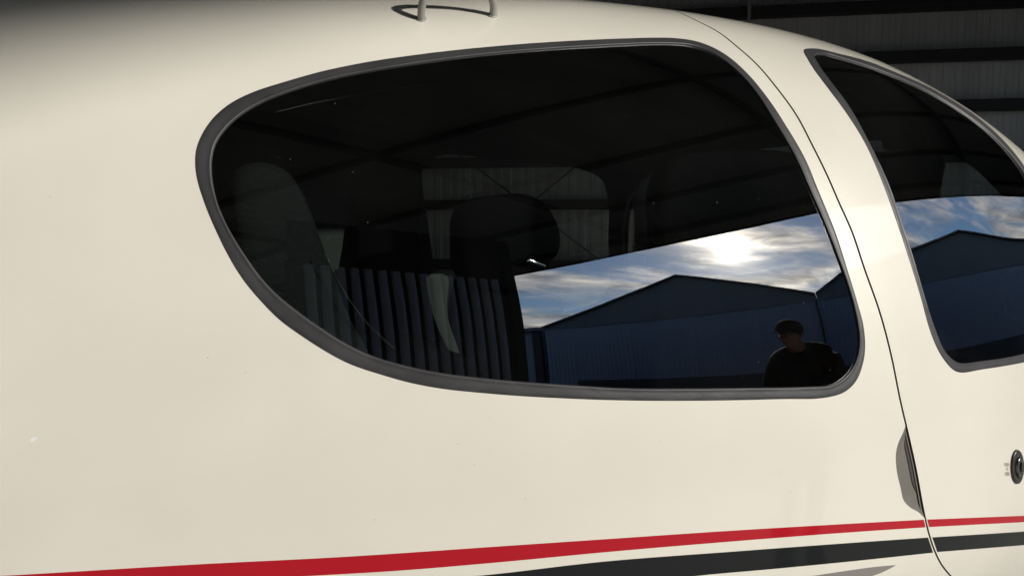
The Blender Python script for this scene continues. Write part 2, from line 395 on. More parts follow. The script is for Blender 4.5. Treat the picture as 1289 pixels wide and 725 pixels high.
def patch(name, outer, holes, step, off, material, parent, flange=None, thick=0, mats=None):
    """part of the skin inside `outer` and outside `holes` (2-D outlines in surface coordinates)"""
    lo = outer.min(0); hi = outer.max(0)
    gx, gy = np.meshgrid(np.arange(lo[0] + step / 2, hi[0], step), np.arange(lo[1] + step / 2, hi[1], step))
    gx = gx + (np.arange(gx.shape[0]) % 2)[:, None] * step / 2
    G = np.stack([gx.ravel(), gy.ravel()], 1)
    k = inside(outer, G)
    for h in holes: k &= ~inside(h, G)
    G = G[k]
    bd = np.vstack([outer] + list(holes)); G = G[min_dist(G, bd) > step * .35] if len(G) else G
    pts = list(map(tuple, outer)); ed = [(i, (i + 1) % len(outer)) for i in range(len(outer))]; base = len(outer)
    for h in holes:
        pts += list(map(tuple, h)); ed += [(base + i, base + (i + 1) % len(h)) for i in range(len(h))]; base += len(h)
    pts += list(map(tuple, G))
    r = delaunay_2d_cdt([Vector((float(a), float(b))) for a, b in pts], ed, [], 0, 1e-7)
    V2 = np.array([(v.x, v.y) for v in r[0]]); Fc = np.array([f_ for f_ in r[2] if len(f_) == 3])
    cen = V2[Fc].mean(1); k = inside(outer, cen)
    for h in holes: k &= ~inside(h, cen)
    Fc = Fc[k]
    a = V2[Fc[:, 1]] - V2[Fc[:, 0]]; b_ = V2[Fc[:, 2]] - V2[Fc[:, 0]]
    cr_ = a[:, 0] * b_[:, 1] - a[:, 1] * b_[:, 0]
    Fc = Fc[np.abs(cr_) > 1e-12]; cr_ = cr_[np.abs(cr_) > 1e-12]
    P, Nn = pos(V2, off)
    # orientation: outward
    t0 = Fc[0]; nn = np.cross(P[t0[1]] - P[t0[0]], P[t0[2]] - P[t0[0]])
    sgn = 1 if (nn @ Nn[t0[0]]) * np.sign(cr_[0]) > 0 else -1
    Fc = np.where((cr_ * sgn > 0)[:, None], Fc, Fc[:, ::-1])
    V = list(P); NL = list(Nn); FL = [tuple(x) for x in Fc]; FM = [0] * len(FL)
    def wall(loop, dep, sign, mi):
        n = len(loop)
        A, An = pos(loop, off); T2 = offset_poly(loop, 1e-3 * sign)
        S, _ = pos(T2, off); side = S - A; side /= np.linalg.norm(side, axis=1, keepdims=True)
        prof = [(0, 0, 0), (.0006, .0006 * 1, .7), (.0009, dep, 1)]
        b0 = len(V)
        for q, (so_, dn, w) in enumerate(prof):
            for i in range(n):
                V.append(A[i] + side[i] * so_ - An[i] * dn); v = An[i] * (1 - w) + side[i] * w; NL.append(v / np.linalg.norm(v))
        for q in range(len(prof) - 1):
            for i in range(n):
                j = (i + 1) % n; FL.append((b0 + q * n + i, b0 + q * n + j, b0 + (q + 1) * n + j, b0 + (q + 1) * n + i)); FM.append(mi if q else 0)
    if flange:
        for loop, dep, mi in flange:
            is_outer = loop is outer
            sg = (-1 if area(loop) > 0 else 1) * (1 if is_outer else -1)
            wall(loop, dep, sg, mi)
    if thick:
        P2, _ = pos(V2, off - thick); k0 = len(V); V += list(P2); NL += list(-Nn)
        FL += [tuple(int(i) + k0 for i in f_[::-1]) for f_ in Fc]; FM += [1] * len(Fc)
        # rim
        n = len(outer); A, An = pos(outer, off); B, _ = pos(outer, off - thick)
        S, _ = pos(grow(outer, .001), off); side = S - A; side /= np.linalg.norm(side, axis=1, keepdims=True)
        b0 = len(V); V += list(A) + list(B); NL += list(side) + list(side)
        for i in range(n):
            j = (i + 1) % n; FL.append((b0 + i, b0 + j, b0 + n + j, b0 + n + i)); FM.append(1)
    return mesh_obj(name, V, FL, material, parent, normals=NL, mats=mats, fmat=FM if mats else None)

def strip(name, A, B, prof, material, parent, closed=True, noise=0, lab=None):
    """band between two outlines; prof = list of (v, off)"""
    n = len(A); V = []; K = len(prof)
    for v, o in prof:
        D = A * (1 - v) + B * v
        offs = np.full(n, o)
        if noise and 0 < v < 1:
            ph = rng.uniform(0, 6, 6); s = np.linspace(0, 2 * PI, n, endpoint=False)
            offs = offs + noise * sum(math.sin(1) * np.sin(k_ * s + p_) / 2.5 for k_, p_ in zip((7, 13, 23, 37, 51, 83), ph))
        P, _ = pos(D, offs); V.append(P)
    V = np.concatenate(V); Fc = []
    for q in range(K - 1):
        for i in range(n if closed else n - 1):
            j = (i + 1) % n; Fc.append((q * n + i, q * n + j, (q + 1) * n + j, (q + 1) * n + i))
    a, b_, c = V[Fc[0][0]], V[Fc[0][1]], V[Fc[0][2]]
    mid = Fc[(K // 2) * n if closed else 0]
    nn = np.cross(V[mid[1]] - V[mid[0]], V[mid[2]] - V[mid[0]]); _, NN_ = pos(A[:1], 0)
    g = nrm(V[mid[0]][None])[0]
    if nn @ g < 0: Fc = [f_[::-1] for f_ in Fc]
    return mesh_obj(name, V, Fc, material, parent)

# ------------------------------------------------------------------ traced outlines (photo pixels, cast onto the skin)
RW_OUT = [(245.6,208),(246.5,190),(251,176),(265.5,152),(286,133),(319,116),(356.5,104),(402,91),(451.6,80.5),(509.5,71.4),(560,65),(620,59),(700,53),(760,50),(800,48.6),(847,48.4),(870,51),(895,59),(920.5,74.4),(942.7,95),(965,122),(990.3,160),(1014,201),(1030,240),(1050.8,290),(1068,344),(1079.7,383),(1086.8,410),(1088.9,440),(1085,462),(1076,482),(1062,494),(1045,499.5),(986,502),(875,504.3),(763.6,503.4),(700,500.8),(661.5,498.8),(601,494),(560.7,489.8),(520.3,482.7),(480,471.6),(438.6,457.5),(407.7,441),(381.3,424),(350.4,401.5),(328.3,379),(308.4,355.5),(291.9,330),(273.8,294.7),(255,249),(248,226)]
RW_IN = [(266.3,203.7),(270.5,183),(282,164.4),(302.7,145),(327.5,130),(365,114.8),(418.5,99),(468,89),(520,80.5),(560,74.7),(620,67.5),(700,61),(760,57.5),(800,55.4),(847.6,55),(873,57.5),(898.3,67.4),(923.7,85.5),(949,112.5),(974.4,152),(999.8,195),(1020,240),(1037,278.6),(1054.6,323),(1068,360),(1078.5,400),(1082,431),(1077.5,454),(1066,472),(1050,483.5),(1018,486.7),(954.5,488),(859,489),(779.5,488.4),(740,486),(681.7,482),(641.4,479),(601,475),(570.8,471.6),(540.5,466.6),(510.3,460),(471.7,449),(438.6,434),(407.7,415),(376.8,393),(350.4,372),(328.3,349),(309,322),(288,288),(273.8,256),(267.5,228)]
FW_OUT = [(1011.6,62.8),(1021,61.4),(1054.5,67.8),(1091.7,77.4),(1129,92.3),(1166,108.5),(1203.4,129.5),(1240.6,156),(1270.4,185),(1289,209),(1308,245),(1325,300),(1332,370),(1327,430),(1310,451),(1289,456),(1235,465),(1204,468.3),(1186.9,451),(1173,423),(1159.3,374.8),(1145.5,330),(1124.8,268),(1109.7,227),(1088,178.7),(1061.9,137.8),(1039.6,108),(1017.2,76)]
FW_IN = [(1025.5,70),(1035.8,67.5),(1054.5,72),(1091.7,83),(1129,97),(1166,113.5),(1203.4,135.5),(1240.6,162.5),(1270,192),(1289,218),(1303,252),(1317,303),(1323,370),(1318,425),(1303,441),(1289,445.5),(1235,454.5),(1206.5,456.5),(1190.3,443),(1178.3,416.2),(1164.5,374.8),(1150.7,326.5),(1131.7,268),(1117.3,227),(1095.4,182.4),(1069.4,134),(1047,104),(1030,80)]
SEAM = [(850,14),(884,30),(904.7,41),(926.9,58.5),(952,80.7),(977.6,110.9),(1003,145.8),(1022,182),(1041,220.3),(1056.9,256.8),(1072,290.2),(1087.5,336.6),(1106.8,390.6),(1122.2,448.6),(1133.5,505),(1142,541),(1153,590),(1163.9,649),(1170,673.9),(1176.3,692.5),(1185.6,711),(1197,725),(1225,748),(1270,775)]
def outline(px, step, sm=2, it=6):
    P = smooth_poly(crm(px, it, True), sm)
    return resample(px_dom(P), step)
rw_in = outline(RW_IN, .004); rw_out_d = outline(RW_OUT, .002); rw_in_d = outline(RW_IN, .002)
fw_in = outline(FW_IN, .005); fw_out_d = outline(FW_OUT, .002); fw_in_d = outline(FW_IN, .002)
seam = px_dom(crm(SEAM, 6)); seam = smooth_poly(seam, 2, False)
top = seam[0]; d0 = seam[0] - seam[4]; d0 /= np.linalg.norm(d0)
ext = [top + d0 * k * .03 for k in (3, 2, 1)]
ext = [(ext[0][0] - .03, 1.26)] + ext
end = seam[-1]
seam = np.vstack([np.array(ext), seam, [(end[0] + .06, end[1] - .03)]])
seam = resample(seam, .006, False)
door_poly = np.vstack([seam, [(1.98, seam[-1, 1] - .04), (2.02, 0.0), (2.02, 1.20), (1.98, 1.26)]])
door_poly = resample(door_poly, .006)
if area(door_poly) < 0: door_poly = door_poly[::-1]
GAP = .0021
door_in = grow(door_poly, -GAP); door_hole = grow(door_poly, GAP)

# ------------------------------------------------------------------ the aeroplane
plane = thing('airplane', 'cream light aeroplane with tinted windows and red and black side stripes, inside the hangar', 'airplane', (0, 0, 0))

def cover(a, b, t):   # outline part-way from seal's outer to inner edge
    idx = [np.argmin(((b - p)**2).sum(1)) for p in a]
    return a * (1 - t) + b[idx] * t
rw_out = resample(rw_out_d, .006); rw_hole = resample(smooth_poly(cover(rw_out, rw_in_d, .5), 2), .008)
fw_out = resample(fw_out_d, .006); fw_hole = resample(smooth_poly(cover(fw_out, fw_in_d, .5), 2), .008)

# handle pocket outline
POCK = [(1139.5,537),(1136,546),(1131.2,556),(1127.8,570),(1128.2,588),(1133.4,613),(1138.3,631),(1146.8,639.5),(1156,644.5),(1164,652)]
pk = px_dom(crm(POCK, 6))
# the pocket's seam side follows the seam
def seam_between(a, b):
    S = offset_poly(seam, 0, False); ia = np.argmin(((seam - a)**2).sum(1)); ib = np.argmin(((seam - b)**2).sum(1))
    return seam[min(ia, ib):max(ia, ib) + 1]
sb = seam_between(pk[0], pk[-1])
def dense(P, n): return resample(P, 1e-9 + np.linalg.norm(np.diff(P, axis=0), axis=1).sum() / n, False)
pkL = dense(pk, 40); pkR = dense(sb, 40)
if np.linalg.norm(pkL[0] - pkR[0]) > np.linalg.norm(pkL[0] - pkR[-1]): pkR = pkR[::-1]
# remove pocket from the skin: add it to the door hole (its seam side lies inside the door hole)
def merge_hole(hole, left):
    ia = np.argmin(((hole - left[0])**2).sum(1)); ib = np.argmin(((hole - left[-1])**2).sum(1))
    if ia > ib: ia, ib = ib, ia; left = left[::-1]
    seg1 = hole[ia:ib + 1]; rest = np.vstack([hole[ib + 1:], hole[:ia]])
    # the short arc (seg1) is replaced by the left outline if it is the shorter one
    if len(seg1) < len(rest): return np.vstack([hole[:ia], left, hole[ib + 1:]])
    return np.vstack([seg1, left[::-1]])
skin_hole = merge_hole(door_hole, resample(pkL, .006, False))

# skin: whole body around
SMIN, SMAX = -PI / 2 * SS, 3 * PI / 2 * SS
XA, XB = -1.35, 3.3
# far side windows (cast through the cabin)
FARW = [(527,215),(529,203),(538,195),(600,194),(680,202),(735,212),(753,222),(760,240),(761,300),(757,372),(700,392),(600,398),(552,392),(541,330),(533,270)]
FARD = [(789,345),(787,300),(790,262),(800,235),(822,212),(870,196),(960,182),(1080,170),(1176,176),(1222,197),(1252,224),(1270,248),(1266,262),(1180,266),(1080,296),(950,335),(860,350)]
def far_outline(px, step): return resample(dom(hit(smooth_poly(crm(px, 6, True), 2), True)), step)
fa = far_outline(FARW, .02); fb = far_outline(FARD, .02)
whole = resample(np.array([(XA, SMIN), (XB, SMIN), (XB, SMAX), (XA, SMAX)]), .05)
patch('fuselage_skin', whole, [rw_hole, skin_hole, grow(fa, .03), grow(fb, .03)], .034, 0, M['paint'], plane, flange=[(skin_hole, .012, 1)], mats=[M['paint'], M['edge']])
glm = [M['glass'], M['glassin']]
patch('rear_window', resample(grow(rw_in, .007), .006), [], .022, -.0025, M['glass'], plane, thick=.006, mats=glm)
door = patch('door', door_in, [fw_hole], .026, 0, M['paint'], plane, flange=[(door_in, .012, 1)], mats=[M['paint'], M['edge']])
patch('door_window', resample(grow(fw_in, .007), .006), [], .022, -.0025, M['glass'], door, thick=.006, mats=glm)
far_w = patch('far_window', grow(fa, .045), [], .05, -.004, M['farglass'], plane, thick=.005, mats=[M['farglass'], M['farglass']])
far_d = patch('windscreen', grow(fb, .045), [], .05, -.004, M['farglass'], plane, thick=.005, mats=[M['farglass'], M['farglass']])

def seal(name, outd, ind, parent):
    A = resample(outd, .004); idx = [np.argmin(((ind - p)**2).sum(1)) for p in A]; B = smooth_poly(ind[idx], 3)
    return strip(name, A, B, [(0, .0001), (.015, .0005), (.04, .0007), (.3, .0008), (.6, .0007), (.80, .0004), (.86, .0008), (.93, .0006), (.97, -.0006), (1.0, -.0030)], M['seal'], parent, noise=.00014)
seal('window_seal', rw_out_d, rw_in_d, plane)
seal('door_window_seal', fw_out_d, fw_in_d, door)

# jamb under the seam and the pocket
jA = offset_poly(seam, .0028, False); jB = offset_poly(seam, -.0028, False)
strip('door_jamb', jA, jB, [(0, -.0030), (.5, -.0032), (1, -.0030)], M['jamb'], plane, closed=False)
# pocket: slopes in from its left edge towards the seam
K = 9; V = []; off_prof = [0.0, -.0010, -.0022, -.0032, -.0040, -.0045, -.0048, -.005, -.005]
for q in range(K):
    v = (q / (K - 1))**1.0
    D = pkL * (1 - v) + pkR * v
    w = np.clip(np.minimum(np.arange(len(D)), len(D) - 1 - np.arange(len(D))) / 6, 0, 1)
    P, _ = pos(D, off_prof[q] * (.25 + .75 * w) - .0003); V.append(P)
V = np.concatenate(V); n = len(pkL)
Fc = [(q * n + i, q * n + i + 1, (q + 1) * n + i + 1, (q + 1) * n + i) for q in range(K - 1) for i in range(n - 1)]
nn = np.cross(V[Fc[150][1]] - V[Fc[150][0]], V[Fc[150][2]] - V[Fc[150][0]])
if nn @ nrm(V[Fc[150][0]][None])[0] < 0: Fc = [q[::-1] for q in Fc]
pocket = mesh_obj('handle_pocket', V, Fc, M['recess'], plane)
SL = px_dom(crm([(1142.5,553),(1141.2,560),(1144,575),(1147.3,591),(1152,612),(1156.5,620),(1159.6,626)], 5))
sr = seam_between(SL[0], SL[-1]); a_, b_ = dense(SL, 24), dense(sr, 24)
if np.linalg.norm(a_[0] - b_[0]) > np.linalg.norm(a_[0] - b_[-1]): b_ = b_[::-1]
strip('latch_slot_shade', a_, b_, [(0, -.0052), (.08, -.0036), (.5, -.0046), (1, -.0047)], M['slot'], pocket, closed=False)

# painted stripes: thin paint film on the skin, interrupted by the door gap
def stripe(name, topl, botl, material, parent, side, off=.00035):
    T = px_dom(crm(topl, 8)); B = px_dom(crm(botl, 8))
    poly = np.vstack([T, B[::-1]]); poly = resample(poly, .006)
    # clip at the seam
    def cut(P):
        keep = inside(door_in, P) if side == 'door' else ~inside(door_hole, P)
        return keep
    return T, B
def stripe_band(name, topl, botl, material, parent, n, off=.0004):
    T = dense(px_dom(crm(topl, 8)), n); B = dense(px_dom(crm(botl, 8)), n)
    return strip(name, T, B, [(0, off), (.25, off), (.5, off), (.75, off), (1, off)], material, parent, closed=False)
def sx(y):  # seam pixel x at pixel y
    S = crm(SEAM, 6); return float(np.interp(y, S[:, 1], S[:, 0]))
g = 2.3
stripe_band('red_stripe', [(-260,737),(0,724.3),(248,709.7),(432,700.3),(640,686.3),(760,678.2),(920.7,667.4),(1081,658),(sx(654) - g, 653.6)],
            [(-260,764),(0,747),(248,732),(387,724.4),(496.5,718),(640,706),(760,694.6),(920.7,681),(1081,668.7),(sx(663.5) - g, 663.2)], M['red'], plane, 260)
stripe_band('red_stripe', [(sx(653.5) + g, 653.4),(1289,648.6),(1400,644)], [(sx(663) + g, 662.8),(1289,656.6),(1400,651)], M['red'], door, 60)
stripe_band('black_stripe', [(200,746),(400,737),(600,724.3),(760,706.2),(920.7,693.8),(1081,682),(sx(676.5) - g - .5, 676)],
            [(200,800),(400,790),(600,765),(760,741),(867,725.3),(974,715.4),(1081,705),(sx(694.5) - g - .5, 695)], M['black'], plane, 200)
stripe_band('black_stripe', [(sx(676) + g + .5, 675.8),(1289,668.4),(1400,660)], [(sx(694) + g + .5, 694.2),(1289,685.5),(1400,676)], M['black'], door, 60)
stripe_band('grey_stripe', [(900,745),(1000,728),(1054,719.5),(1107.8,712.2),(1126.5,710.6)], [(900,775),(1040,739),(1080,729.5),(1112,719),(1127,711.4)], M['grey'], plane, 60)

# lock with its lettering
def ring_pts(cx, cy, rx, ry, n=40):
    return np.array([(cx + rx * math.cos(2 * PI * k / n), cy + ry * math.sin(2 * PI * k / n)) for k in range(n)])
def disc(name, cx, cy, rx, ry, prof, material, parent, n=40):
    """round body: prof = (radius factor, height) rings, closed in the middle"""
    c = px_dom([(cx, cy)])[0]; R = px_dom(ring_pts(cx, cy, rx, ry, n)); V = []
    for s, o in prof:
        P, _ = pos(c + (R - c) * s, o); V += list(P)
    P, _ = pos(c[None], prof[-1][1]); V += list(P); K = len(prof); Fc = []
    for q in range(K - 1):
        for i in range(n): Fc.append((q * n + i, q * n + (i + 1) % n, (q + 1) * n + (i + 1) % n, (q + 1) * n + i))
    for i in range(n): Fc.append(((K - 1) * n + i, (K - 1) * n + (i + 1) % n, K * n))
    nn = np.cross(V[Fc[-1][1]] - V[Fc[-1][0]], V[Fc[-1][2]] - V[Fc[-1][0]])
    if nn @ nrm(V[-1][None])[0] < 0: Fc = [q[::-1] for q in Fc]
    o = mesh_obj(name, V, Fc, material, parent); return o
lockp = disc('lock', 1279.4, 587, 7.6, 21.5, [(1, 0), (1, .0022), (.97, .0036), (.9, .0042), (.62, .0040), (.58, .0030), (.56, .0012)], M['lock'], door)
disc('key_cylinder', 1280.8, 587, 4.4, 12.5, [(1, .001), (1, .0062), (.93, .0072), (.62, .0075), (.55, .0065)], M['lockcore'], door)
disc('keyhole', 1281.8, 586, 1.5, 6.0, [(1, .0070), (1, .0083), (.85, .0086)], M['lock'], door)
def text_mesh(txt, name, x0, x1, y0, y1, parent):
    cu = bpy.data.curves.new(name, 'FONT'); cu.body = txt; cu.size = 1; cu.offset = .012
    to = bpy.data.objects.new(name, cu); C.objects.link(to); bpy.context.view_layer.update()
    me = to.to_mesh(); V = np.array([v.co[:2] for v in me.vertices]); Fc = [tuple(p.vertices) for p in me.polygons]; to.to_mesh_clear()
    bpy.data.objects.remove(to); lo = V.min(0); hi = V.max(0); U = (V - lo) / (hi - lo)
    px = np.stack([x0 + U[:, 0] * (x1 - x0), y1 - U[:, 1] * (y1 - y0)], 1)
    P, Nn = pos(px_dom(px), .0005)
    Fc = [f_ for f_ in Fc]; q = Fc[0]; nn = np.cross(P[q[1]] - P[q[0]], P[q[2]] - P[q[0]])
    if nn @ Nn[q[0]] < 0: Fc = [f_[::-1] for f_ in Fc]
    return mesh_obj(name, P, Fc, M['ink'], parent, smooth=False)
text_mesh('PUSH', 'lettering', 1264.4, 1270.0, 582.2, 586.6, door)
text_mesh('TO', 'lettering', 1266.2, 1268.9, 588.2, 592.0, door)
text_mesh('OPEN', 'lettering', 1264.8, 1270.4, 593.8, 598.6, door)

cp = px_dom(np.array([(38,552.5),(41,550.5),(46.5,549.5),(47,551.5),(44,553.5),(42.5,556),(39,556.5)])); P_, N_ = pos(cp, .0004)
q_ = tuple(range(7)); nn = np.cross(P_[1] - P_[0], P_[2] - P_[0]); q_ = q_ if nn @ N_[0] > 0 else q_[::-1]
mesh_obj('paint_chip', P_, [q_], M['chip'], plane, smooth=False)

# loop antenna on the roof side
f1 = hit([(530.3, 24.5)])[0]; f2 = hit([(619.8, 19.8)])[0]
na = nrm(np.array([f1]))[0]; upv = na + np.array([0, 0, .12]); upv /= np.linalg.norm(upv)
ant = bpy.data.objects.new('loop_antenna', None); C.objects.link(ant); ant.parent = plane
HH = .078; ax = f2 - f1
pth = crm([f1 - upv * .01, f1 + upv * .022 + ax * .0, f1 + upv * .048 + ax * .04, f1 + upv * .068 + ax * .14, f1 + upv * HH + ax * .34, f1 + upv * (HH - .006) + ax * .58,
           f2 + upv * .06 - ax * .22, f2 + upv * .038 - ax * .07, f2 + upv * .016 - ax * .0, f2 - upv * .01], 7)
mb = MB(); mb.tube(pth, .0066, 16); mb.build('antenna_loop', M['metal'], ant, True)
for fp in (f1, f2):
    mb = MB(); nf = nrm(fp[None])[0]; mb.tube([fp - nf * .002, fp + nf * .0018], .0085, 20); mb.build('antenna_foot', M['metal'], ant, True)

# ------------------------------------------------------------------ cabin
rect = resample(np.array([(XA, -1.0), (XB - .1, -1.0), (XB - .1, SMAX - .3), (XA, SMAX - .3)]), .05)
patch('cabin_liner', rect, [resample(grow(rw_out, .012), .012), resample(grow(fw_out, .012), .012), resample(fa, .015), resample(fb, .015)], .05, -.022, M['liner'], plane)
# bulkheads closing the shell front and back, and the floor
for x_, nm in ((XA + .02, 'rear_bulkhead'), (XB - .02, 'front_bulkhead')):
    s = np.linspace(SMIN, SMAX, 80, endpoint=False); D = np.stack([np.full(80, x_), s], 1); P, _ = pos(D, -.002)
    mesh_obj(nm, list(P), [tuple(range(80))], M['liner'], plane, smooth=False)
mb = MB(); mb.box((.55, .6, .62), (1.85, 0, 0), (0, .5, 0), (0, 0, .01)); mb.build('cabin_floor', M['liner'], plane)
# window reveal trims (light line over the far window, pillar trims)
def tube_px(name, px, y, r, material, parent=plane, n=8, k=6):
    P = at_y(crm(px, k), y) if not hasattr(y, '__len__') else None
    if P is None:
        Q = crm(px, k); d = rays(Q); yy = np.interp(np.linspace(0, 1, len(Q)), np.linspace(0, 1, len(y)), y)
        P = CAM + d * ((yy - CAM[1]) / d[:, 1])[:, None]
    mb = MB(); mb.tube(P, r, n); return mb.build(name, material, parent, True)
def slab_px(name, px, y, depth, material, parent=plane, bevel=.01, k=5, smooth=True, tilt=0):
    """solid with a traced outline at depth plane y, `depth` thick, rounded rims"""
    Q = smooth_poly(crm(px, k, True), 1); A = at_y(Q, y); c = A.mean(0); n = len(A); V = []
    rows = [(-1, -bevel), (-.92, -bevel * .45), (-.72, 0)] + [(.72, 0), (.92, -bevel * .45), (1, -bevel)]
    size = np.linalg.norm(A - c, axis=1, keepdims=True)
    for t_, ins in rows:
        P = c + (A - c) * (1 + ins / np.maximum(size, .02)); P = P + np.array([tilt * (t_ + 1) / 2 * depth, depth * (t_ + 1) / 2, 0]); V += list(P)
    Fc = [tuple(range(n))]
    for q in range(len(rows) - 1):
        for i in range(n): Fc.append((q * n + i, (q + 1) * n + i, (q + 1) * n + (i + 1) % n, q * n + (i + 1) % n))
    Fc.append(tuple(range((len(rows) - 1) * n, len(rows) * n))[::-1])
    o = mesh_obj(name, V, Fc, material, parent, smooth=smooth)
    return o
tube_px('headliner_trim', [(345,142),(400,129),(460,118),(510,110.5),(560,104)], .36, .0012, M['belt'])
tube_px('headliner_rib', [(505,215),(512,185),(530,160),(565,143),(640,133),(740,135),(815,146),(852,160),(880,190)], 1.0, .012, M['plastic'])
tube_px('pillar_trim', [(786,345),(785,300),(787,270),(793,250),(806,232),(830,212)], 1.02, .004, M['trim'])
slab_px('pillar_panel', [(806,330),(803,290),(803,250),(808,228),(818,222),(821,240),(819,262),(823,285),(822,325),(816,335)], .98, .02, M['trim'], bevel=.004)
# rear seat, bench headrest, front seat
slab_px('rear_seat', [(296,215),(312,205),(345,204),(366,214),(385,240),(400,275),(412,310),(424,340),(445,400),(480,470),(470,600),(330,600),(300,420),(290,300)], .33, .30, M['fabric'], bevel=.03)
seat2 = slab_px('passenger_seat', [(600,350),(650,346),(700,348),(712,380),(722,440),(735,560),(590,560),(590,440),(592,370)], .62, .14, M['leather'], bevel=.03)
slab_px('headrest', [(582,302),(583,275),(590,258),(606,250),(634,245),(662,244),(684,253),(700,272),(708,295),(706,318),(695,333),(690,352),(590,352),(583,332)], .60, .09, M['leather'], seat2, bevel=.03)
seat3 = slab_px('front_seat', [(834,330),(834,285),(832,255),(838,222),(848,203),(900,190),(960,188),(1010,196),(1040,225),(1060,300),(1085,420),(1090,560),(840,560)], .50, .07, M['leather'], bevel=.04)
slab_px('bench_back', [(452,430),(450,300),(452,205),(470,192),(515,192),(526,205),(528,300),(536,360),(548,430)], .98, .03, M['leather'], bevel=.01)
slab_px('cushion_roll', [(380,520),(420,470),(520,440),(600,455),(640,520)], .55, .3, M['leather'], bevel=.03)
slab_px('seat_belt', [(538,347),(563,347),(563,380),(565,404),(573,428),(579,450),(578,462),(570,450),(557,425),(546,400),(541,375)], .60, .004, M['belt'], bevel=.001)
tube_px('shoulder_cord', [(408,318),(425,352),(445,385),(470,415),(498,440)], .30, .0007, M['belt'])
slab_px('belt_buckle', [(662,329),(668,326),(678,330),(688,336),(686,339),(676,336),(668,333)], .58, .006, M['chrome'], bevel=.001)
# front: sun visor, compass box, windscreen frame, glareshield
slab_px('sun_visor', [(1118,171),(1136,166),(1172,165),(1190,170),(1192,182),(1186,187),(1140,189),(1120,187)], .42, .02, M['plastic'], bevel=.004)
slab_px('visor_mirror', [(1118,196),(1150,193),(1184,190),(1190,200),(1187,230),(1183,252),(1125,258),(1116,230)], .45, .03, M['plastic'], bevel=.006)
tube_px('windscreen_frame', [(1184,180),(1205,188),(1230,204),(1252,226),(1268,248),(1276,275)], .80, .006, M['trim'])
slab_px('glareshield', [(1196,452),(1206,434),(1224,428),(1260,430),(1292,440),(1310,460),(1300,500),(1190,500)], .42, .45, M['blue'], bevel=.03)
slab_px('seat_bolster', [(1174,404),(1184,410),(1196,430),(1212,447),(1240,456),(1260,462),(1250,490),(1180,490),(1160,430)], .20, .12, M['leather'], bevel=.02)
slab_px('door_pocket', [(1268,352),(1282,340),(1300,338),(1302,400),(1280,405),(1272,380)], .62, .02, M['trim'], bevel=.006)
slab_px('placard', [(1284,420),(1298,419),(1298,444),(1284,445)], .40, .002, M['belt'], bevel=.0005)

# ------------------------------------------------------------------ ground
gm = bpy.data.meshes.new('ground')
def sheet(name, pts, z, material):
    return struct(mesh_obj(name, [(x, y, z) for x, y in pts], [tuple(range(len(pts)))], material, smooth=False))
nO = np.array([math.sin(math.radians(40)), -math.cos(math.radians(40))]); uO = np.array([math.cos(math.radians(40)), math.sin(math.radians(40))])
c2 = CAM[:2]
sheet('ground', [(-3000, -3000), (3000, -3000), (3000, 3000), (-3000, 3000)], -.02, M['concrete'])
LIP = 10.0; LH = 6.385
def lipz(u): return LH - (.045 * (3 - u) if u < 3 else .075 * (u - 3))
def hp(u, n): p = c2 + uO * u + nO * n; return (float(p[0]), float(p[1]))
a34 = math.radians(34); wn = np.array([math.sin(a34), math.cos(a34)]); wt = np.array([math.cos(a34), -math.sin(a34)])
WD = 14.2
# right wall meets the opening plane
def isect(p, d, q, e):
    A = np.array([[d[0], -e[0]], [d[1], -e[1]]]); s = np.linalg.solve(A, np.array(q) - np.array(p)); return np.array(p) + d * s[0]
wp = c2 + wn * WD
cR = isect(wp, wt, c2 + nO * LIP, uO)
cB = isect(wp, wt, c2 - nO * 13, uO)
cL = np.array(hp(-17, LIP)); cLB = np.array(hp(-17, -13))
sheet('hangar_floor', [tuple(cL), tuple(cR), tuple(cB), tuple(cLB)], 0.0, M['floor'])

# ------------------------------------------------------------------ the hangar it stands in
hg = thing('hangar', 'open-fronted steel hangar around the aeroplane, corrugated walls with dark horizontal girts', 'hangar', (*hp(-17, -13), 0))
def loc(p): return p
def cor_panel_mesh(width, height, pitch=.2, depth=.013):
    V = []; k = int(width / pitch); prof = []
    for i in range(k):
        x = i * pitch; prof += [(x, 0), (x + pitch * .45, 0), (x + pitch * .55, depth), (x + pitch * .9, depth)]
    prof.append((k * pitch, 0)); prof = [(x * width / (k * pitch), y) for x, y in prof]
    n = len(prof)
    for z in (0, height): V += [(x, y, z) for x, y in prof]
    Fc = [(i, i + 1, n + i + 1, n + i) for i in range(n - 1)]
    me = bpy.data.meshes.new('panel'); me.from_pydata(V, [], Fc); return me
HB = Vector((*hp(-17, -13), 0))
def place(me, name, parent, base, p, ang, material=None):
    o = bpy.data.objects.new(name, me); C.objects.link(o); o.parent = parent
    o.location = Vector((p[0], p[1], p[2])) - base; o.rotation_euler = (0, 0, ang)
    return o
WH = 7.4
def wall_line(a, b, width=1.0, h=WH, wm='sheet', nm='wall_panel', pitch=.2):
    a = np.array(a); b = np.array(b); Ln = np.linalg.norm(b - a); n = int(round(Ln / width)); w = Ln / n
    me = cor_panel_mesh(w + .03, h, pitch); me.materials.append(M[wm]); d = (b - a) / Ln; ang = math.atan2(d[1], d[0])
    back = np.array([-d[1], d[0]])
    for i in range(n):
        p = a + d * w * i + back * (.006 * (i % 2)); place(me, nm, hg, HB, (p[0], p[1], 0), ang)
wall_line(cB, cR); wall_line(cLB, cB); wall_line(cLB, cL)
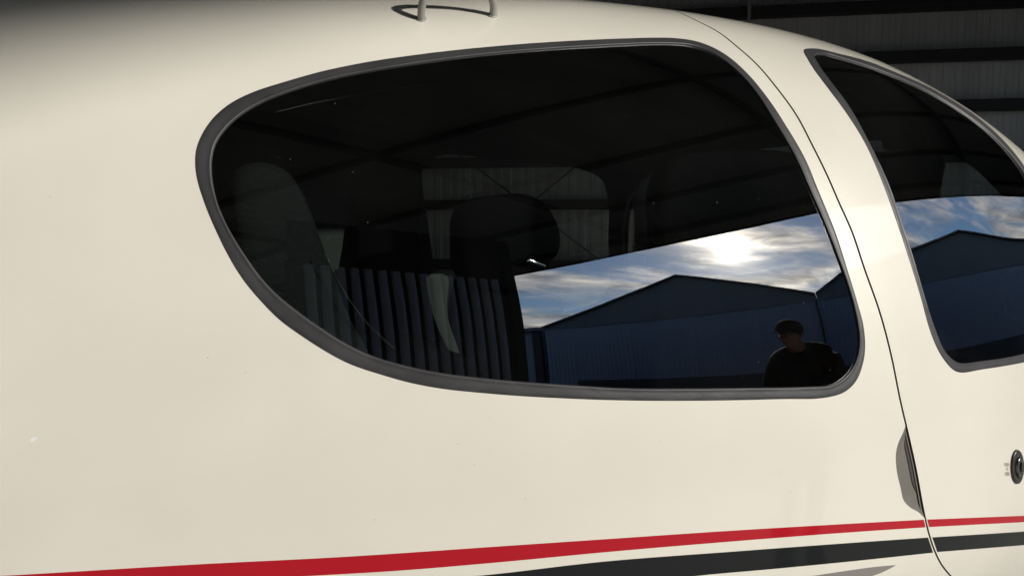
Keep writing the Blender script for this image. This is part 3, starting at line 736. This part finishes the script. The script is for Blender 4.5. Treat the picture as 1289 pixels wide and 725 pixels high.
# girts on the right wall (rows seen in the photo), and on the back wall
def girt(a, b, z, h=.17, inw=None):
    a = np.array(a); b = np.array(b); d = (b - a) / np.linalg.norm(b - a); nn = np.array([d[1], -d[0]])
    c_ = hp(-3, 0); 
    if (np.array(c_) - a) @ nn < 0: nn = -nn
    mb = MB(); mid = (a + b) / 2 + nn * .12
    B3 = np.array(HB); L_ = np.linalg.norm(b - a) / 2
    mb.box(np.array([mid[0], mid[1], z]) - B3, (*(d * L_), 0), (*(nn * .09), 0), (0, 0, h / 2))
    mb.build('girt', M['girt'], hg)
ZG = []
dR = rays([(1200, 362)])[0]; tt = WD / (dR[:2] @ wn) ; dep = tt * (dR @ FWD)
for yy in (8, 72, 135, 198, 256, 338):
    d = rays([(1200, yy)])[0]; t_ = WD / (d[:2] @ wn); ZG.append(CAM[2] + d[2] * t_)
for z in ZG: girt(cB, cR, z, .19); girt(cLB, cB, z, .19)
for z in (1, 2.2, 3.4, 4.6, 5.8): girt(cLB, cL, z)
# diagonal rods on the back/right walls
def world_on_wall(px, inset=.30):
    d = rays([px])[0]; w2 = d[:2]
    t_ = (WD - inset) / (w2 @ wn); P = CAM + d * t_
    t2 = (13 - inset) / (w2 @ (-nO)) if w2 @ (-nO) > 1e-6 else 1e9
    return P if t_ < t2 else CAM + d * t2
for a, b in (((560, 182), (780, 346)), ((742, 196), (660, 262))):
    mb = MB(); mb.tube([world_on_wall(a) - np.array(HB), world_on_wall(b) - np.array(HB)], .013, 8); mb.build('brace_rod', M['rod'], hg, True)
mb = MB(); P = world_on_wall((943, 8)); mb.tube([np.array([P[0], P[1], 0]) - np.array(HB), np.array([P[0], P[1], WH]) - np.array(HB)], .035, 8); mb.build('downpipe', M['fascia'], hg, True)
# roof sheet with purlins and rafters
def roofz(u, n): return lipz(u) + .44 + (LIP - n) * .02
RV = []; RF = []
us = np.arange(-17, 22.01, .25); ns = [LIP + .5, -14.5]
for n_ in ns:
    for i, u_ in enumerate(us):
        p = hp(u_, n_); RV.append((p[0], p[1], roofz(u_, n_) + (.05 if i % 2 else 0)))
k = len(us); RF = [(i, i + 1, k + i + 1, k + i) for i in range(k - 1)]
mesh_obj('roof_sheet', [np.array(v) - np.array(HB) for v in RV], RF, M['roof'], hg, smooth=False)
Bz = np.array(HB)
for n_ in np.arange(LIP - .6, -13, -2.3):
    mb = MB()
    for ua, ub in ((-17, 3), (3, 22)):
        a = np.array([*hp(ua, n_), roofz(ua, n_) - .11]); b = np.array([*hp(ub, n_), roofz(ub, n_) - .11])
        mb.box((a + b) / 2 - Bz, (b - a) / 2, (*(nO * .05), 0), (0, 0, .1))
    mb.build('purlin', M['purlin'], hg)
for u_ in np.arange(-15, 22, 6):
    mb = MB(); a = np.array([*hp(u_, LIP - .1), roofz(u_, LIP) - .3]); b = np.array([*hp(u_, -13), roofz(u_, -13) - .3])
    mb.box((a + b) / 2 - Bz, (b - a) / 2, (*(uO * .09), 0), (0, 0, .1)); mb.build('rafter', M['purlin'], hg)
# corrugated fascia over the opening
me = cor_panel_mesh(1.005, .50, .2, .05); me.materials.append(M['fascia'])
UR = float((cR - c2) @ uO)
u_ = -17.0
while u_ < UR:
    p = hp(u_, LIP); p = np.array(p) + nO * .08; fo = place(me, 'fascia_panel', hg, HB, (p[0], p[1], lipz(u_) + .05), math.atan2(uO[1], uO[0])); fo.rotation_euler[1] = -math.atan(.045) if u_ < 3 else math.atan(.075); u_ += 1
mb = MB()
for ua, ub in ((-17, 3), (3, UR)):
    a = np.array([*hp(ua, LIP + .0), lipz(ua) + .03]); b = np.array([*hp(ub, LIP + .0), lipz(ub) + .03])
    mb.box((a + b) / 2 - Bz, (b - a) / 2, (*(nO * .05), 0), (0, 0, .03))
mb.build('header_beam', M['girt'], hg)
wall_line(hp(12.2, LIP - .3), cR, h=6.0)          # unseen closed bay, added to keep the sun off the right wall
# corrugated door leaf folded inwards to the left of the opening
E0 = np.array([.36 + 6.3 * math.sin(math.radians(1.0)), .15 - 6.3 * math.cos(math.radians(1.0))])
E1 = np.array([-1.95, -4.95])
leaf = thing('hangar_door', 'corrugated sliding door leaf, bluish sky light put into its colour, with a dark edge post, folded in beside the hangar opening', 'hangar door', (E0[0], E0[1], 0))
dL = (E1 - E0); LL = np.linalg.norm(dL); dL /= LL
LB = Vector((E0[0], E0[1], 0))
nl = int(LL / .9); wl_ = (LL - .14) / nl
nd = np.array([-dL[1], dL[0]])
if (np.array([.4, 0]) - E0) @ nd < 0: nd = -nd
ns_ = 8; V_ = []; PW = .16
for z in (.08, 3.36):
    for k_ in range(ns_ + 1):
        a_ = PI * k_ / ns_; V_.append((-.056 * math.cos(a_), .05 * math.sin(a_), z))
sm = bpy.data.meshes.new('slat'); sm.from_pydata(V_, [], [(k_, k_ + 1, ns_ + 2 + k_, ns_ + 1 + k_) for k_ in range(ns_)]); sm.materials.append(M['door_leaf'])
sm.polygons.foreach_set('use_smooth', [True] * len(sm.polygons))
for i in range(int((LL - .2) / PW)):
    c_ = dL * (.20 + PW * (i + .5)); o = bpy.data.objects.new('slat', sm); C.objects.link(o); o.parent = leaf
    o.location = (c_[0], c_[1], 0); o.rotation_euler = (0, 0, math.atan2(nd[1], nd[0]) - PI / 2)

def lbox(name, c, hx, hn, z0, z1, mm=M['post']):
    mb = MB(); mb.box((*(dL * c[0] + nd * c[1]), (z0 + z1) / 2), (*(dL * hx), 0), (*(nd * hn), 0), (0, 0, (z1 - z0) / 2)); return mb.build(name, mm, leaf)
lbox('backing_board', (LL / 2 + .05, -.03), LL / 2, .02, .05, 3.4)
lbox('edge_post', (.06, 0), .07, .06, 0.02, 4.4); lbox('top_rail', (LL / 2 + .08, 0), LL / 2 - .06, .05, 3.35, 3.5)
lbox('upper_board', (LL / 2 + .08, 0), LL / 2 - .06, .03, 3.5, 4.4)

# ------------------------------------------------------------------ opposite hangars
L2 = 22.0
def wp3(u, n, z, base): p = hp(u, n); return (p[0] - base[0], p[1] - base[1], z)
def gable_hangar(line, eave, label, depth=20):
    """line: roof line points (u, z) from the left eave to the right eave"""
    u0, u1 = line[0][0], line[-1][0]; um = (u0 + u1) / 2; base = (*hp(um, L2), 0)
    t = thing('storage_hangar', label, 'hangar', base, 'gabled storage hangars across the apron')
    n = int(round((u1 - u0) / 2.0)); w = (u1 - u0) / n
    me = cor_panel_mesh(w + .05, eave - .02, .25, .03); me.materials.append(M['wallb'])
    for i in range(n):
        p = hp(u0 + w * i, L2 + .02 * (i % 2)); o = bpy.data.objects.new('door_panel', me); C.objects.link(o); o.parent = t
        o.location = (p[0] - base[0], p[1] - base[1], 0); o.rotation_euler = (0, 0, math.atan2(uO[1], uO[0]))
    pr = [(u0, eave)] + list(line) + [(u1, eave)]; n = len(pr)
    V = [wp3(u, L2 - .06 + dn, z, base) for dn in (0, .3) for u, z in pr]
    mesh_obj('gable', V, [tuple(range(n))[::-1], tuple(range(n, 2 * n))] + [(i, (i + 1) % n, n + (i + 1) % n, n + i) for i in range(n)], M['gableb'], t, smooth=False)
    for (s0, z0), (s1, z1) in zip(line[:-1], line[1:]):
        V = [wp3(s0, L2 - .35, z0 + .03, base), wp3(s1, L2 - .35, z1 + .03, base), wp3(s1, L2 + depth, z1 + .03, base), wp3(s0, L2 + depth, z0 + .03, base)]
        V += [(x, y, z + .1) for x, y, z in V]
        mesh_obj('roof', V, [(0, 3, 2, 1), (4, 5, 6, 7), (0, 1, 5, 4), (1, 2, 6, 5), (2, 3, 7, 6), (3, 0, 4, 7)], M['roofb'], t, smooth=False)
    for us_ in (u0 + .02, u1 - .02):
        V = [wp3(us_, L2 + .1, 0, base), wp3(us_, L2 + depth, 0, base), wp3(us_, L2 + depth, eave, base), wp3(us_, L2 + .1, eave, base)]
        mesh_obj('side_wall', V, [(0, 1, 2, 3)], M['wallb'], t, smooth=False)
    mb = MB(); mb.box(wp3(u1 - .08, L2 - .12, eave / 2, base), (*(uO * .06), 0), (*(nO * .05), 0), (0, 0, eave / 2)); mb.build('downpipe', M['post'], t)
    return t
EV = 5.3
gable_hangar([(-16.2, 5.45), (-6.7, 8.62), (.98, 5.7)], EV, 'narrower gabled hangar across the apron, mirrored in the middle of the rear window')
gable_hangar([(1.02, 5.7), (2.95, 6.8), (13.5, 8.35), (25, 4.9 + .5)], EV, 'wider gabled hangar across the apron, mirrored in the door window')
base = (*hp(-24, L2), 0); t = thing('flat_roofed_hangar', 'low flat-roofed hangar beyond the left end of the gabled hangars', 'hangar', base)
mb = MB(); mb.box(wp3(-24.2, L2 + 5.2, EV / 2, base), (*(uO * 7.6), 0), (*(nO * 5), 0), (0, 0, EV / 2)); mb.build('wall', M['wallb'], t)
mb = MB(); mb.box(wp3(-24.2, L2 + 5.0, EV + .15, base), (*(uO * 7.7), 0), (*(nO * 5.3), 0), (0, 0, .15)); mb.build('roof', M['roofb'], t)
mb = MB(); mb.box(wp3(-16.9, L2 + .1, EV / 2, base), (*(uO * .3), 0), (*(nO * .1), 0), (0, 0, EV / 2)); mb.build('post', M['post'], t)

mb = MB(); a = np.array([*hp(-12.5, L2 - 2.5), .55]); b = np.array([*hp(40, L2 - 2.5), .5])
base = (a + b) / 2; base[2] = 0; o = thing('boundary_wall', 'low dark wall running along the foot of the gabled hangars', 'wall', tuple(base))
K = 24
for q in range(K):
    c_ = a + (b - a) * (q + .5) / K - base; mb = MB(); mb.box((c_[0], c_[1], .5), (b - a) / 2 / K * .995 * np.array([1, 1, 0]), (*(nO * .1), 0), (0, 0, .5)); mb.build('wall_panel', M['lowwall'], o)
# ------------------------------------------------------------------ bystander seen mirrored in the rear window
def skin_body(name, nodes, edges, material, parent, root=0, sub=2):
    me = bpy.data.meshes.new(name); me.from_pydata([n[0] for n in nodes], edges, []); o = bpy.data.objects.new(name, me); C.objects.link(o)
    md = o.modifiers.new('s', 'SKIN'); md.use_smooth_shade = True
    for i, v in enumerate(me.skin_vertices[0].data):
        r = nodes[i][1]; v.radius = r if hasattr(r, '__len__') else (r, r); v.use_root = (i == root)
    s = o.modifiers.new('u', 'SUBSURF'); s.levels = s.render_levels = sub
    dg = bpy.context.evaluated_depsgraph_get(); m2 = bpy.data.meshes.new_from_object(o.evaluated_get(dg)); bpy.data.objects.remove(o)
    m2.materials.clear(); m2.materials.append(material); m2.polygons.foreach_set('use_smooth', [True] * len(m2.polygons))
    q = bpy.data.objects.new(name, m2); C.objects.link(q); q.parent = parent; return q
def ellipsoid(name, c, r, material, parent, zmin=-1, n=20, shape=None):
    V = []; Fc = []; rows = 14
    for i in range(rows + 1):
        th = PI * i / rows; z = math.cos(th); z = max(z, zmin)
        for k_ in range(n):
            a = 2 * PI * k_ / n; s_ = math.sqrt(max(0, 1 - math.cos(th)**2)) if math.cos(th) >= zmin else math.sqrt(max(0, 1 - zmin * zmin)) * (math.sin(th) / max(1e-6, math.sqrt(1 - zmin * zmin)))
            p = np.array([s_ * math.cos(a), s_ * math.sin(a), z]) * r
            if shape: p = shape(p)
            V.append(np.array(c) + p)
    for i in range(rows):
        for k_ in range(n): Fc.append((i * n + k_, (i + 1) * n + k_, (i + 1) * n + (k_ + 1) % n, i * n + (k_ + 1) % n))
    return mesh_obj(name, V, Fc, material, parent)
PX, PY = 2.36, -1.98
man = thing('person', 'person in dark jacket, cap and glasses, mirrored at the lower right of the rear window', 'person', (PX, PY, 0))
man.scale = (1.06, 1.06, .965); man.rotation_euler = (0, 0, math.radians(152))      # local +X is where the person faces
# torso, legs, arms bent forward as if holding something low
nd_ = [((0, 0, .92), (.15, .12)), ((0, 0, 1.08), (.14, .12)), ((-.01, 0, 1.24), (.21, .15)), ((-.02, 0, 1.37), (.2, .12)), ((.03, 0, 1.43), (.07, .07)), ((.10, 0, 1.49), (.062, .062)),
       ((-.02, .22, 1.35), (.085, .085)), ((.0, .29, 1.1), (.065, .065)), ((.2, .15, 1.02), (.04, .04)),
       ((-.02, -.22, 1.35), (.085, .085)), ((.0, -.29, 1.1), (.065, .065)), ((.2, -.15, 1.02), (.04, .04)),
       ((0, .1, .84), (.095, .1)), ((.01, .11, .48), (.062, .065)), ((0, .12, .1), (.042, .045)),
       ((0, -.1, .84), (.095, .1)), ((.01, -.11, .48), (.062, .065)), ((0, -.12, .1), (.042, .045)),
       ((.135, 0, 1.555), (.084, .086)), ((.135, 0, 1.625), (.084, .086)), ((.09, .12, .04), (.035, .04)), ((.09, -.12, .04), (.035, .04))]
ed_ = [(0, 1), (1, 2), (2, 3), (3, 4), (4, 5), (5, 18), (18, 19), (3, 6), (6, 7), (7, 8), (3, 9), (9, 10), (10, 11), (0, 12), (12, 13), (13, 14), (0, 15), (15, 16), (16, 17), (14, 20), (17, 21)]
body = skin_body('body', nd_, ed_, M['skin'], man)
infl = lambda r, k_: (r[0] + k_, r[1] + k_)
jk = [((nd_[i][0]), infl(nd_[i][1], .028)) for i in range(0, 4)] + [((.05, 0, 1.46), (.12, .12))] + [(nd_[i][0], infl(nd_[i][1], .02)) for i in (6, 7, 8, 9, 10, 11)]
skin_body('jacket', jk, [(0, 1), (1, 2), (2, 3), (3, 4), (3, 5), (5, 6), (6, 7), (3, 8), (8, 9), (9, 10)], M['coatc'], man)
tr_ = [((0, 0, .95), (.165, .135))] + [(nd_[i][0], infl(nd_[i][1], .018)) for i in (12, 13, 14, 15, 16, 17)]
skin_body('trousers', tr_, [(0, 1), (1, 2), (2, 3), (0, 4), (4, 5), (5, 6)], M['jeans'], man)
ellipsoid('hair', (.11, 0, 1.60), (.098, .088, .085), M['capc'], man)
cap = ellipsoid('cap', (.13, 0, 1.62), (.118, .1, .092), M['capc'], man, zmin=-.05)
mb = MB(); br = [(.13 + .11 * math.cos(a), .092 * math.sin(a), 1.619) for a in np.linspace(-1.1, 1.1, 9)]; bo = [(.13 + .19 * math.cos(a), .09 * math.sin(a) * 1.05, 1.590) for a in np.linspace(-1.1, 1.1, 9)]
V = br + bo + [(x, y, z + .004) for x, y, z in br + bo]; n = 9
Fc = [(i, i + 1, n + i + 1, n + i) for i in range(8)] + [(18 + i, 18 + n + i, 18 + n + i + 1, 18 + i + 1) for i in range(8)] + [(n + i, n + i + 1, 27 + i + 1, 27 + i) for i in range(8)]
mesh_obj('cap_peak', V, Fc, M['capc'], cap)
mb = MB()
for s in (-1, 1):
    mb.tube([(.224, s * .033 + .024 * math.cos(a), 1.567 + .018 * math.sin(a)) for a in np.linspace(0, 2 * PI, 15)], .0018, 6, False)
    mb.tube([(.224, s * .057, 1.569), (.13, s * .088, 1.573)], .0016, 6)
mb.build('glasses', M['plastic'], man, True)
mb = MB(); mb.tube([(.212, 0, 1.555), (.229, 0, 1.54), (.237, 0, 1.527), (.216, 0, 1.521)], [.008, .011, .014, .008], 8); mb.build('nose', M['skin'], man, True)
for s in (-1, 1):
    mb = MB(); mb.tube([(.13, s * .083, 1.54), (.125, s * .092, 1.555), (.13, s * .088, 1.575)], [.006, .012, .006], 8); mb.build('ear', M['skin'], man, True)
    # hand: palm plus five curled fingers
    w0 = np.array([.2, s * .15, 1.02]); dd = np.array([.85, -s * .45, -.1]); dd /= np.linalg.norm(dd); sd_ = np.array([-s * .45, -.85, 0]) / .96
    hn = [(w0, .026), (w0 + dd * .05, (.034, .02)), (w0 + dd * .085, (.036, .018))]; he = [(0, 1), (1, 2)]
    for q, ln in ((-1.5, .062), (-.5, .074), (.5, .07), (1.5, .052)):
        r0_ = w0 + dd * .088 + sd_ * q * .019; a_i = len(hn); hn += [(r0_, .0095), (r0_ + dd * ln * .5, .0088), (r0_ + dd * ln * .8 + np.array([0, 0, -.02]), .008), (r0_ + dd * ln * .85 + np.array([0, 0, -.042]), .007)]
        he += [(2, a_i), (a_i, a_i + 1), (a_i + 1, a_i + 2), (a_i + 2, a_i + 3)]
    a_i = len(hn); hn += [(w0 + dd * .04 - sd_ * .035, .012), (w0 + dd * .075 - sd_ * .055, .0095), (w0 + dd * .10 - sd_ * .05, .0085)]; he += [(1, a_i), (a_i, a_i + 1), (a_i + 1, a_i + 2)]
    skin_body('hand', [(tuple(p), r) for p, r in hn], he, M['skin'], man, sub=1)
    mb = MB(); mb.tube([(-.06, s * .12, .05), (.02, s * .12, .055), (.12, s * .12, .045), (.18, s * .12, .035)], [.035, .046, .044, .03], 12); mb.build('shoe', M['shoe'], man, True)
print('BUILD DONE', len(bpy.data.objects))
